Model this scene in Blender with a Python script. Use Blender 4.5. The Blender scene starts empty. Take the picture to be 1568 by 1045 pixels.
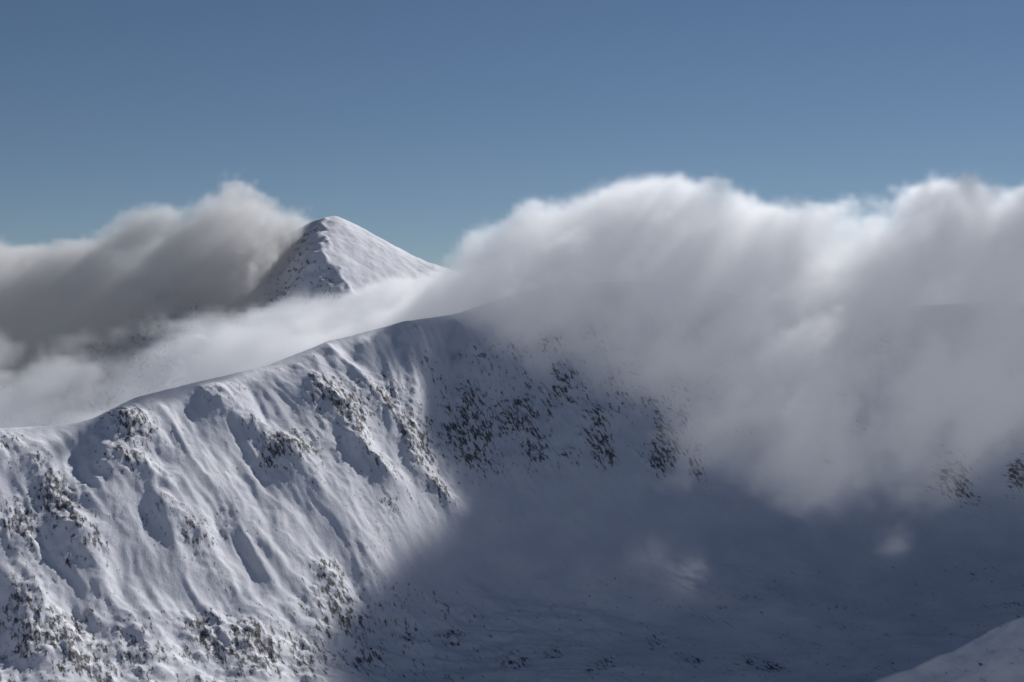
import bpy, numpy as np, math
K=0.36/784.0
def W(px,py,Y): return ((px-784)*K*Y, Y, (522-py)*K*Y)
# ---------------- noise helpers ----------------
def sstep(a,b,x):
    t=np.clip((x-a)/(b-a),0,1); return t*t*(3-2*t)
def perlin(x,y,seed=0):
    r=np.random.default_rng(seed); P=r.permutation(256); ang=r.random(256)*2*np.pi
    gx=np.cos(ang); gy=np.sin(ang)
    xi=np.floor(x).astype(np.int64); yi=np.floor(y).astype(np.int64)
    xf=x-xi; yf=y-yi
    u=xf**3*(xf*(xf*6-15)+10); v=yf**3*(yf*(yf*6-15)+10)
    def g(i,j,a,b):
        h=P[(P[i&255]+j)&255]; return gx[h]*a+gy[h]*b
    n00=g(xi,yi,xf,yf); n10=g(xi+1,yi,xf-1,yf); n01=g(xi,yi+1,xf,yf-1); n11=g(xi+1,yi+1,xf-1,yf-1)
    return 1.5*((n00*(1-u)+n10*u)*(1-v)+(n01*(1-u)+n11*u)*v)
def fbm(x,y,o=5,seed=0,gain=.5,ridged=False):
    a=1;s=0;t=0
    for i in range(o):
        n=perlin(x*2**i+i*17.3,y*2**i-i*9.1,seed+i)
        if ridged: n=1-2*np.abs(n)
        s=s+a*n;t+=a;a*=gain
    return s/t
def smax(a,b,k): 
    h=np.clip(.5+.5*(a-b)/k,0,1); return b*(1-h)+a*h+k*h*(1-h)
def smooth_interp(xq,xs,ys,rad):
    g=np.linspace(xs[0]-300,xs[-1]+300,4000); v=np.interp(g,xs,ys)
    n=max(1,int(rad/(g[1]-g[0]))); ker=np.hanning(2*n+3); ker/=ker.sum()
    v=np.convolve(np.pad(v,(n+1,n+1),mode='edge'),ker,mode='valid')
    return np.interp(xq,g,v)
# ---------------- main ridge ----------------
crest=[(-300,640,1380),(0,656,1430),(100,650,1465),(150,640,1485),(200,610,1500),(300,585,1550),(400,562,1600),(500,524,1670),(560,508,1710),(620,492,1750),
 (700,480,1815),(780,452,1880),(860,432,1930),(1000,430,2000),(1200,462,2060),(1400,468,2060),(1568,460,2000),(1900,420,1850)]
cw=np.array([W(*c) for c in crest])
def yc_(x): return smooth_interp(x,cw[:,0],cw[:,1],40)
def zc_(x): return smooth_interp(x,cw[:,0],cw[:,2],9)
def base_terrain(x,y):
    d=yc_(x)+12*fbm(x/90,x*0+3.1,3,5)-y
    zc=zc_(x)
    sf=np.interp(x,[-500,-200,0,400,900],[.60,.64,.72,.62,.56])
    r=8.
    front=zc-sf*(np.sqrt(d*d+r*r)-r)
    back=zc-.62*(np.sqrt(d*d+r*r)-r)
    w=np.where(d>0,front,back)
    floor=-292+.05*(y-1250)+14*fbm(x/260,y/260,3,11)
    floor=np.where(d<0,-420+20*fbm(x/400,y/400,3,12),floor)
    z=smax(w,floor,np.where(d<0,90,70))
    return z,d
AUX={}
def terrain(x,y):
    z,d=base_terrain(x,y)
    fr=sstep(3,50,d)*sstep(720,300,d)
    left=sstep(-60,-190,x-(1500-y)*.25)
    wx=x+10*fbm(x/65,y/65,5,21,.52); wy=y+10*fbm(x/65+9,y/65,5,22,.52)
    q=.80*wx+.60*wy; t=.60*wx-.80*wy
    rib=fbm(q/80,t/380,5,31,.5,True)
    rib2=fbm(q/18,t/95,4,41,.6,True)
    z=z+left*fr*(8.5*rib+1.2*rib2)
    mid=(1-left)*fr
    top=sstep(420,60,d)
    gul=fbm((wx+.3*wy)/66,wy/420,5,51,.5,True)
    z=z+mid*top*(15.*gul+1.8*fbm(wx/18,wy/80,4,55,.55,True))+mid*(1-top)*3*fbm(wx/100,wy/130,5,61)
    AUX.update(rib=left*rib+(1-left)*gul,q=q,t=t,rib2=rib2)
    return z,d
def hit(px,py):
    Y=np.linspace(950,2300,2000); zz,_=base_terrain((px-784)*K*Y,Y)
    r=(522-py)*K*Y; i=np.argmax(zz>r)
    return (px-784)*K*Y[i],Y[i]
def axis(lo,hi,step,far,near_lo=None):
    a=list(np.arange(lo,hi+.1,step)); s=step
    while a[-1]<far: s*=1.12; a.append(a[-1]+s)
    s=step; b=[lo]
    while b[-1]>-far: s*=1.12; b.append(b[-1]-s)
    return np.array(b[:0:-1]+a)
xs=axis(-760,1080,1.9,30000); ys=axis(980,2140,1.9,40000)
X,Y=np.meshgrid(xs,ys)
Z,D=terrain(X,Y)
ribs=[((470,590),(600,735),13,14,1.2),((505,525),(560,590),9,9,.2),((620,495),(662,560),10,9,.1),((40,700),(140,840),14,9,.8),((180,690),(270,790),14,8,.6),
      ((300,600),(440,700),14,6,.4),((0,780),(60,860),12,8,.8),((150,640),(210,680),14,8,.7),((560,600),(690,770),11,8,.8),((380,640),(470,740),12,5,.5),((700,600),(720,690),12,8,.7),((800,620),(815,700),12,8,.7),
      ((860,620),(872,705),10,8,.6),((920,630),(925,700),12,9,.8),((1000,620),(1010,720),14,10,.9),((1060,640),(1068,730),12,7,.7),((1480,690),(1420,780),16,9,.9),((1565,700),(1540,760),14,8,.9),
      ((230,760),(330,900),12,6,.4),((90,820),(190,960),12,6,.4),((470,840),(540,960),12,6,.6),((0,880),(70,980),12,6,.5)]
ROCK=np.zeros_like(X)
for (a,b,wd,h,rk) in ribs:
    ax,ay=hit(*a); bx,by=hit(*b)
    L=math.hypot(bx-ax,by-ay); ux,uy=(bx-ax)/L,(by-ay)/L
    tt=(X-ax)*ux+(Y-ay)*uy
    wob=8*np.sin(tt/37.+ax)+4*np.sin(tt/13.)
    e=-(X-ax)*uy+(Y-ay)*ux+wob
    prof=np.clip(1-np.abs(e)/(wd*2),0,1)**1.2
    env=sstep(-15,25,tt)*sstep(L+50,L-30,tt)
    Z+=h*prof*env*(.7+.5*fbm(X/30,Y/30,3,77))
    ROCK+=rk*.36*env*np.exp(-((e-wd*.3)/wd)**2)
patches=[(500,620,26),(545,640,20),(640,690,16),(820,692,16),(870,700,11),(925,696,17),(1000,715,20),(1020,690,16),(1065,725,13),(1450,740,26),(1490,765,20),(1560,735,24),
 (195,660,22),(190,716,24),(240,790,18),(290,830,14),(512,860,22),(500,900,18),(340,810,14),(420,700,18),(470,690,12),(90,780,20),(20,820,20),(700,660,22),(720,685,16),(850,600,18),(1265,705,12),(1285,650,14),
 (400,1012,20),(470,1010,14),(700,975,14),(790,1015,18),(850,1000,14),(930,1020,20),(1000,985,14),(1505,862,7),(520,945,10),(560,1020,14),(1180,1020,16),(1060,1015,14),(30,940,20),(110,960,18),(100,870,14),(310,960,16),(10,680,16),(600,780,12),(680,765,8)]
for (px,py,r) in patches:
    ax,ay=hit(px,py); r=r*.95
    g=np.exp(-(((X-ax)/r)**2+((Y-ay)/(r*1.5))**2))
    ROCK+=(.32 if px<640 else .44)*g
left=sstep(-60,-190,X-(1500-Y)*.25)
fr=sstep(0,30,D)*sstep(760,400,D)
gn=fbm(X/95,Y/95,4,91)
ribm=sstep(-.1,.45,AUX['rib'])
side=sstep(-.2,.5,AUX['rib2'])
ROCK+=fr*left*(.0+.17*ribm+.10*side+.32*gn)
ROCK+=fr*(1-left)*sstep(60,110,D)*sstep(420,220,D)*(.17+.30*ribm+.35*fbm(X/60,Y/60,3,95))
mor=sstep(-215,-262,Z)*sstep(980,1030,Y)
ROCK+=mor*(.27+.3*fbm(X/60,Y/40,3,97))
Z+=mor*7*fbm(X/55,Y/38,5,99)
ROCK=np.clip(ROCK,0,.72)
Z+=np.clip(ROCK-.15,0,1)*6*np.abs(fbm(AUX['q']/9,AUX['t']/22,4,101,.6))*2
dens=((X>-800)&(X<1120)&(Y>950)&(Y<2200))
Z+=dens*(.6*fbm(AUX['q']/8,AUX['t']/28,4,103,.6)+.6*fbm(X/60,Y/45,3,104))
bank=-262+ (X-240)*.40 - .55*np.abs(Y-(1050+.1*(X-260)))
bank=bank+6*fbm(X/60,Y/60,6,111,.55)
Z=np.where((X>120)&(X<760)&(Y>800)&(Y<1250),smax(Z,np.minimum(bank,-150),14),Z)
Z=np.where(Y<980, smax(Z*0-330, -2.5-.47*np.abs(Y)+np.where(Y>60,8*fbm(X/120,Y/120,4,120)*np.clip((Y-60)/200,0,1),0),60)+(sstep(650,980,Y))*(Z+330),Z)
far=sstep(2600,6000,np.hypot(X,Y-1500))
Z+=far*(260*fbm(X/2600,Y/2600,6,130,.5,True)-60)

def grid_mesh(name,X,Y,Z,attrs={}):
    ny,nx=X.shape; me=bpy.data.meshes.new(name)
    co=np.stack([X,Y,Z],-1).reshape(-1,3).astype(np.float32)
    me.vertices.add(len(co)); me.vertices.foreach_set('co',co.ravel())
    i=np.arange(ny*nx).reshape(ny,nx)
    q=np.stack([i[:-1,:-1],i[:-1,1:],i[1:,1:],i[1:,:-1]],-1).reshape(-1,4).astype(np.int32)
    me.loops.add(q.size); me.loops.foreach_set('vertex_index',q.ravel())
    me.polygons.add(len(q)); me.polygons.foreach_set('loop_start',np.arange(0,q.size,4,dtype=np.int32))
    me.update(calc_edges=True); me.validate()
    me.shade_smooth()
    for k,v in attrs.items():
        a=me.attributes.new(k,'FLOAT','POINT'); a.data.foreach_set('value',v.astype(np.float32).ravel())
    ob=bpy.data.objects.new(name,me); bpy.context.collection.objects.link(ob); return ob
# ---------------- materials ----------------
def snow_mat(name,s=1.0):
    m=bpy.data.materials.new(name); m.use_nodes=True; nt=m.node_tree; N=nt.nodes; L=nt.links; N.clear()
    out=N.new('ShaderNodeOutputMaterial'); b=N.new('ShaderNodeBsdfPrincipled'); L.new(b.outputs[0],out.inputs[0])
    at=N.new('ShaderNodeAttribute'); at.attribute_name='rock'
    geo=N.new('ShaderNodeNewGeometry')
    def oriented(sc):
        a=N.new('ShaderNodeMapping'); a.inputs['Rotation'].default_value=(0,0,-.45)
        b2=N.new('ShaderNodeMapping'); b2.inputs['Scale'].default_value=sc
        L.new(geo.outputs['Position'],a.inputs[0]); L.new(a.outputs[0],b2.inputs[0]); return b2.outputs[0]
    n1=N.new('ShaderNodeTexNoise'); n1.inputs['Scale'].default_value=.12*s; n1.inputs['Detail'].default_value=8; n1.inputs['Roughness'].default_value=.7
    L.new(oriented((2.1,.6,1)),n1.inputs['Vector'])
    mr=N.new('ShaderNodeMath'); mr.operation='MULTIPLY_ADD'; L.new(n1.outputs['Fac'],mr.inputs[0]); mr.inputs[1].default_value=3.2
    L.new(at.outputs['Fac'],mr.inputs[2])
    rr=N.new('ShaderNodeMapRange'); rr.interpolation_type='SMOOTHSTEP'; L.new(mr.outputs[0],rr.inputs[0]); rr.inputs[1].default_value=2.18; rr.inputs[2].default_value=2.5
    rc=N.new('ShaderNodeTexNoise'); rc.inputs['Scale'].default_value=.5*s; rc.inputs['Detail'].default_value=6; L.new(geo.outputs['Position'],rc.inputs['Vector'])
    cr=N.new('ShaderNodeValToRGB'); cr.color_ramp.elements[0].color=(.05,.05,.055,1); cr.color_ramp.elements[1].color=(.20,.19,.19,1)
    cr.color_ramp.elements[0].position=.3; cr.color_ramp.elements[1].position=.7; L.new(rc.outputs['Fac'],cr.inputs[0])
    sn=N.new('ShaderNodeTexNoise'); sn.inputs['Scale'].default_value=.02*s; sn.inputs['Detail'].default_value=6; L.new(geo.outputs['Position'],sn.inputs['Vector'])
    sr=N.new('ShaderNodeValToRGB'); sr.color_ramp.elements[0].color=(.61,.62,.68,1); sr.color_ramp.elements[1].color=(.73,.735,.77,1)
    sr.color_ramp.elements[0].position=.3; sr.color_ramp.elements[1].position=.65; L.new(sn.outputs['Fac'],sr.inputs[0])
    mx=N.new('ShaderNodeMix'); mx.data_type='RGBA'; L.new(rr.outputs[0],mx.inputs[0]); L.new(sr.outputs[0],mx.inputs[6]); L.new(cr.outputs[0],mx.inputs[7])
    L.new(mx.outputs[2],b.inputs['Base Color']); b.inputs['Roughness'].default_value=.8; b.inputs['Specular IOR Level'].default_value=.1
    bn=N.new('ShaderNodeTexNoise'); bn.inputs['Scale'].default_value=.28*s; bn.inputs['Detail'].default_value=7; bn.inputs['Roughness'].default_value=.72
    L.new(oriented((1.5,.6,1)),bn.inputs['Vector'])
    ad=N.new('ShaderNodeMath'); ad.operation='MULTIPLY_ADD'; L.new(rr.outputs[0],ad.inputs[0]); ad.inputs[1].default_value=.7; L.new(bn.outputs['Fac'],ad.inputs[2])
    bp=N.new('ShaderNodeBump'); bp.inputs['Strength'].default_value=.45; bp.inputs['Distance'].default_value=1.2/s; L.new(ad.outputs[0],bp.inputs['Height']); L.new(bp.outputs[0],b.inputs['Normal'])
    return m
MS=snow_mat('snow_and_rock')
t=grid_mesh('snowy_ridge_terrain',X,Y,Z,{'rock':ROCK*(dens)}); t.data.materials.append(MS)
# ---------------- distant peak massif ----------------
pk=[(-700,520),(-300,475),(0,450),(200,425),(300,405),(400,374),(430,362),(455,350),(470,344),(495,333),(515,330),(535,338),(560,352),(600,374),(640,395),(660,403),(700,416),(760,445),(900,510)]
pw=np.array([W(a,b,4500) for a,b in pk])
px_=np.arange(-2700,500,5.); py_=np.arange(3250,5300,5.)
PX,PY=np.meshgrid(px_,py_)
d=4500+25*fbm(PX/200,PX*0,3,201)-PY
z0=smooth_interp(PX,pw[:,0],pw[:,2],34)
sfr=np.interp(PX,[-1300,-900],[.78,.55])
PZ=z0-np.where(d>0,sfr,.6)*(np.sqrt(d*d+90.**2)-90)
xsmt=pw[8,0]
e=xsmt+5+.42*np.clip(d,0,900)+26*np.sin(d/70.)+55*fbm(PX/90,PY/90,4,205)-PX
PZ-=.8*(np.sqrt(np.clip(e,0,150)**2+40**2)-40)*sstep(0,90,d)*sstep(1000,300,d)*sstep(600,250,e)
PZ+=14*fbm((PX+.3*PY)/110,PY/260,5,210,.5,True)*sstep(20,120,d)*np.where(e>0,1,.15)+6*fbm(PX/60,PY/60,5,211,.55)
edge=np.minimum.reduce([sstep(-2700,-2300,PX),sstep(500,250,PX),sstep(3250,3500,PY),sstep(5300,5000,PY)])
PZ=PZ*edge+(-700)*(1-edge)
PR=np.clip((.42*sstep(0,60,e)+.06)+.35*fbm(PX/90,PY/90,4,220),0,1)*sstep(-5,30,d)
p=grid_mesh('distant_mountain_peak',PX,PY,PZ,{'rock':PR}); p.data.materials.append(snow_mat('snow_and_rock_far',.45))
# ---------------- clouds ----------------
def cloud_mat(name,dens,g,ms_glow,sr=3.0):
    # ms: added emission standing in for multiply-scattered light inside the vapour (volume bounces are off), proportional to density
    m=bpy.data.materials.new(name); m.use_nodes=True; nt=m.node_tree; N=nt.nodes; N.clear()
    out=N.new('ShaderNodeOutputMaterial'); v=N.new('ShaderNodeVolumePrincipled')
    v.inputs['Color'].default_value=(1,1,1,1); v.inputs['Density'].default_value=dens/10; v.inputs['Anisotropy'].default_value=g
    if ms_glow>0:
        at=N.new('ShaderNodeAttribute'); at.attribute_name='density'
        mu=N.new('ShaderNodeMath'); mu.operation='MULTIPLY'; nt.links.new(at.outputs['Fac'],mu.inputs[0]); mu.inputs[1].default_value=dens/10*ms_glow
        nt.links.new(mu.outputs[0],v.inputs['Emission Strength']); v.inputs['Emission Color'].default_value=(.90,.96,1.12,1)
    nt.links.new(v.outputs[0],out.inputs['Volume'])
    m.cycles.volume_step_rate=sr
    return m
def cloud(name,lo,hi,step,fn,mat,amp,width,scale,flow,stretch,dmin=.22):
    lo=np.array(lo,float); hi=np.array(hi,float); n=np.round((hi-lo)/step).astype(int)+1
    ax=[np.linspace(lo[i],hi[i],n[i]).astype(np.float32) for i in range(3)]
    S,A=fn(ax)
    me=bpy.data.meshes.new(name); me.vertices.add(S.size)
    a=me.attributes.new('s','FLOAT','POINT'); a.data.foreach_set('value',S.astype(np.float32).ravel())
    a=me.attributes.new('a','FLOAT','POINT'); a.data.foreach_set('value',A.astype(np.float32).ravel())
    ob=bpy.data.objects.new(name,me); bpy.context.collection.objects.link(ob)
    ng=bpy.data.node_groups.new(name,'GeometryNodeTree')
    ng.interface.new_socket('Geometry',in_out='INPUT',socket_type='NodeSocketGeometry')
    ng.interface.new_socket('Geometry',in_out='OUTPUT',socket_type='NodeSocketGeometry')
    N=ng.nodes; L=ng.links
    gi=N.new('NodeGroupInput'); go=N.new('NodeGroupOutput')
    pos=N.new('GeometryNodeInputPosition')
    def vm(op,a,b=None,s=None):
        nd=N.new('ShaderNodeVectorMath'); nd.operation=op
        for k,v in ((0,a),(1,b)):
            if v is None: continue
            if isinstance(v,(tuple,list,np.ndarray)): nd.inputs[k].default_value=tuple(float(c) for c in v)
            else: L.new(v,nd.inputs[k])
        if s is not None:
            if isinstance(s,(int,float)): nd.inputs['Scale'].default_value=s
            else: L.new(s,nd.inputs['Scale'])
        return nd.outputs['Value'] if op=='DOT_PRODUCT' else nd.outputs['Vector']
    def ma(op,a,b=None,c=None):
        nd=N.new('ShaderNodeMath'); nd.operation=op
        for k,v in ((0,a),(1,b),(2,c)):
            if v is None: continue
            if isinstance(v,(int,float,np.floating,np.integer)): nd.inputs[k].default_value=float(v)
            else: L.new(v,nd.inputs[k])
        return nd.outputs[0]
    rel=vm('SUBTRACT',pos.outputs[0],lo); rel=vm('MULTIPLY',rel,(n-1)/(hi-lo)); rel=vm('ADD',rel,(.5,.5,.5)); rel=vm('FLOOR',rel)
    sp=N.new('ShaderNodeSeparateXYZ'); L.new(rel,sp.inputs[0])
    idx=ma('MULTIPLY_ADD',sp.outputs[2],n[1],sp.outputs[1]); idx=ma('MULTIPLY_ADD',idx,n[0],sp.outputs[0])
    f2i=N.new('FunctionNodeFloatToInt'); L.new(idx,f2i.inputs[0])
    def samp(nm):
        na=N.new('GeometryNodeInputNamedAttribute'); na.data_type='FLOAT'; na.inputs['Name'].default_value=nm
        si=N.new('GeometryNodeSampleIndex'); si.data_type='FLOAT'; si.domain='POINT'; si.clamp=True
        L.new(gi.outputs[0],si.inputs['Geometry']); L.new(na.outputs['Attribute'],si.inputs['Value']); L.new(f2i.outputs[0],si.inputs['Index'])
        return si.outputs[0]
    s_=samp('s'); a_=samp('a')
    f=np.array(flow,float); f/=np.linalg.norm(f)
    dt=vm('DOT_PRODUCT',pos.outputs[0],f)
    off=vm('SCALE',tuple(f),None,ma('MULTIPLY',dt,1/stretch-1)); pp=vm('ADD',pos.outputs[0],off)
    wn=N.new('ShaderNodeTexNoise'); wn.inputs['Scale'].default_value=scale*.9; wn.inputs['Detail'].default_value=3; L.new(pp,wn.inputs['Vector'])
    wv=vm('SUBTRACT',wn.outputs['Color'],(.5,.5,.5)); pw2=vm('ADD',pp,vm('SCALE',wv,None,.9/scale))
    nn=N.new('ShaderNodeTexNoise'); nn.inputs['Scale'].default_value=scale; nn.inputs['Detail'].default_value=5; nn.inputs['Roughness'].default_value=.68; L.new(pw2,nn.inputs['Vector'])
    nz=ma('MULTIPLY',ma('SUBTRACT',nn.outputs['Fac'],.5),2*amp*1.6)
    tot=ma('ADD',s_,ma('MULTIPLY',nz,a_))
    mr=N.new('ShaderNodeMapRange'); mr.interpolation_type='SMOOTHSTEP'; L.new(tot,mr.inputs[0]); mr.inputs[1].default_value=0; mr.inputs[2].default_value=width
    mr.inputs[3].default_value=.0; mr.inputs[4].default_value=10
    # lighter and heavier parcels of vapour inside the bank
    m2=N.new('ShaderNodeMapRange'); L.new(nn.outputs['Fac'],m2.inputs[0]); m2.inputs[1].default_value=.40; m2.inputs[2].default_value=.60; m2.inputs[3].default_value=dmin; m2.inputs[4].default_value=1.35
    dd=ma('MULTIPLY_ADD',mr.outputs[0],m2.outputs[0],.0025)
    vc=N.new('GeometryNodeVolumeCube'); L.new(dd,vc.inputs['Density'])
    vc.inputs['Min'].default_value=tuple(lo); vc.inputs['Max'].default_value=tuple(hi)
    for i,c in enumerate('XYZ'): vc.inputs['Resolution '+c].default_value=int(n[i])
    sm=N.new('GeometryNodeSetMaterial'); sm.inputs['Material'].default_value=mat
    L.new(vc.outputs[0],sm.inputs[0]); L.new(sm.outputs[0],go.inputs[0])
    md=ob.modifiers.new('cloud','NODES'); md.node_group=ng
    me.materials.append(mat)
    return ob
def edges(ax,x,y): return np.minimum.reduce([(x-ax[0][0]),(ax[0][-1]-x),(y-ax[1][0]),(ax[1][-1]-y)])*.6-8
flow=(.55,.6,.42)
def bank_fn(ax):
    x,y=np.meshgrid(ax[0],ax[1]); zt,d=base_terrain(x.astype(float),y.astype(float))
    zc=zc_(x)
    T=[(560,500),(640,470),(700,412),(730,378),(770,350),(800,336),(850,322),(900,302),(950,286),(1000,278),(1050,284),(1100,290),(1150,300),(1200,303),(1270,316),(1330,313),(1400,296),(1450,281),(1500,275),(1568,278),(1800,278)]
    tw=np.array([W(a,b,2080) for a,b in T])
    ztop=smooth_interp(x,tw[:,0],tw[:,2],12)
    dmax=np.interp(x,[-90,-40,20,110,200,380,600,750],[5,80,190,240,360,430,410,390])
    thick0=np.maximum(ztop-zc,0)
    th=thick0*1.15*np.clip(1-np.clip(d,0,None)/dmax,0,1)**.6
    Tf=zt+th-np.where(d>dmax,(d-dmax)*.5,0)
    Tf=np.minimum(Tf,ztop)
    Tb=ztop-.0032*np.clip(-d-30,0,None)**2
    Top=np.where(d>0,Tf,np.minimum(Tb,ztop))
    T2=[(-150,690),(0,665),(100,640),(200,612),(250,590),(290,560),(330,508),(360,474),(430,456),(540,440),(600,426),(690,406),(760,395)]
    t2=np.array([W(a,b,2110) for a,b in T2]); zt2=smooth_interp(x,t2[:,0],t2[:,2],18)
    S2=zt2-np.interp(x,[-450,-300],[14,0])-.0024*(y-2110)**2
    S2=np.where(x>0,-400,S2)
    z=ax[2][:,None,None]
    s1=Top[None]-z; s2=S2[None]-z
    s=np.maximum(s1,s2); A=np.where(s1>s2,np.interp(d,[-50,60,180,300],[1.05,1.2,1.5,1.8])[None],1.0)
    s=np.minimum(s,edges(ax,x,y)[None]); s=np.where(z<zt[None]-25,-150,s)
    return s,A
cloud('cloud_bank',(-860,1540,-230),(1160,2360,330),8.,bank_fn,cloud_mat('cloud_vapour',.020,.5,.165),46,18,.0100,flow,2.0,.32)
def left_fn(ax):
    x,y=np.meshgrid(ax[0],ax[1])
    T=[(-300,360),(0,370),(60,387),(130,395),(200,388),(260,352),(310,330),(335,298),(365,288),(400,305),(470,315),(500,333),(540,400)]
    tw=np.array([W(a,b,4300) for a,b in T]); top=smooth_interp(x,tw[:,0],tw[:,2],20)
    B=[(-300,600),(0,600),(100,590),(200,600),(260,570),(330,530),(400,480),(440,440),(470,330)]
    bw=np.array([W(a,b,4000) for a,b in B]); bot=smooth_interp(x,bw[:,0],bw[:,2],20)
    xf=[W(a,0,4300)[0] for a in (0,200,330,410,445,490)]
    yf=np.interp(x,xf,[3830,3860,4020,4100,4350,4530])
    z=ax[2][:,None,None]
    s=np.minimum(top[None]-.002*np.clip(y-4400,0,None)[None]**2-z,(z-bot[None])*.6)
    s=np.minimum(s,((y-yf)*.5)[None])
    s=np.minimum(s,edges(ax,x,y)[None])
    return s,np.ones_like(s)
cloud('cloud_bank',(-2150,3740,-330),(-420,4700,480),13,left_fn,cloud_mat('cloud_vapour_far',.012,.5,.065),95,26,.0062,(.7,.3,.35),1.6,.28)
def over_fn(ax):
    z,y,x=np.meshgrid(ax[2],ax[1],ax[0],indexing='ij')
    yl=np.interp(x,[680,980],[2440,2180]); yh=2640-.12*(x-760); c=(yl+yh)/2; h=(yh-yl)/2
    r=np.sqrt(((x-1110)/435)**4+((y-c)/h)**4+((z-750)/90)**4)
    return (1-r)*200,np.ones_like(r)
cloud('added_shadow_cloud',(600,2120,640),(1600,2700,860),22,over_fn,cloud_mat('shadow_cloud_vapour',.05,.5,.12,2.),35,50,.009,(1,0,0),1.2,.6)  # unseen cloud added above the view to cast shadow on the cirque floor
# ---------------- light ----------------
EL=35; AZ=35
sd=np.array([math.cos(math.radians(EL))*math.sin(math.radians(AZ)),math.cos(math.radians(EL))*math.cos(math.radians(AZ)),math.sin(math.radians(EL))])
import mathutils
su=bpy.data.lights.new('sun','SUN'); su.energy=4.6; su.angle=math.radians(.5); su.color=(1,.98,.96)
so=bpy.data.objects.new('sun',su); bpy.context.collection.objects.link(so)
so.rotation_euler=mathutils.Vector(sd).to_track_quat('Z','Y').to_euler(); so.location=(500,500,1500)
w=bpy.data.worlds.new('World'); bpy.context.scene.world=w; w.use_nodes=True; nt=w.node_tree
bg=nt.nodes['Background']; sky=nt.nodes.new('ShaderNodeTexSky'); sky.sky_type='NISHITA'; sky.sun_disc=False
sky.sun_elevation=math.radians(EL); sky.sun_rotation=math.radians(AZ); sky.altitude=3000; sky.air_density=1.0; sky.dust_density=.0; sky.ozone_density=2.
hs=nt.nodes.new('ShaderNodeHueSaturation'); hs.inputs['Saturation'].default_value=1.03; hs.inputs['Value'].default_value=.88
nt.links.new(sky.outputs[0],hs.inputs['Color']); nt.links.new(hs.outputs[0],bg.inputs[0]); bg.inputs[1].default_value=.05
# ---------------- camera ----------------
c=bpy.data.cameras.new('camera'); c.lens=50; c.sensor_width=36; c.clip_end=100000; c.clip_start=1
co=bpy.data.objects.new('camera',c); bpy.context.collection.objects.link(co); co.location=(0,0,0); co.rotation_euler=(math.radians(90),0,0)
bpy.context.scene.camera=co
sc=bpy.context.scene; sc.view_settings.view_transform='Standard'; sc.view_settings.look='None'; sc.view_settings.exposure=0
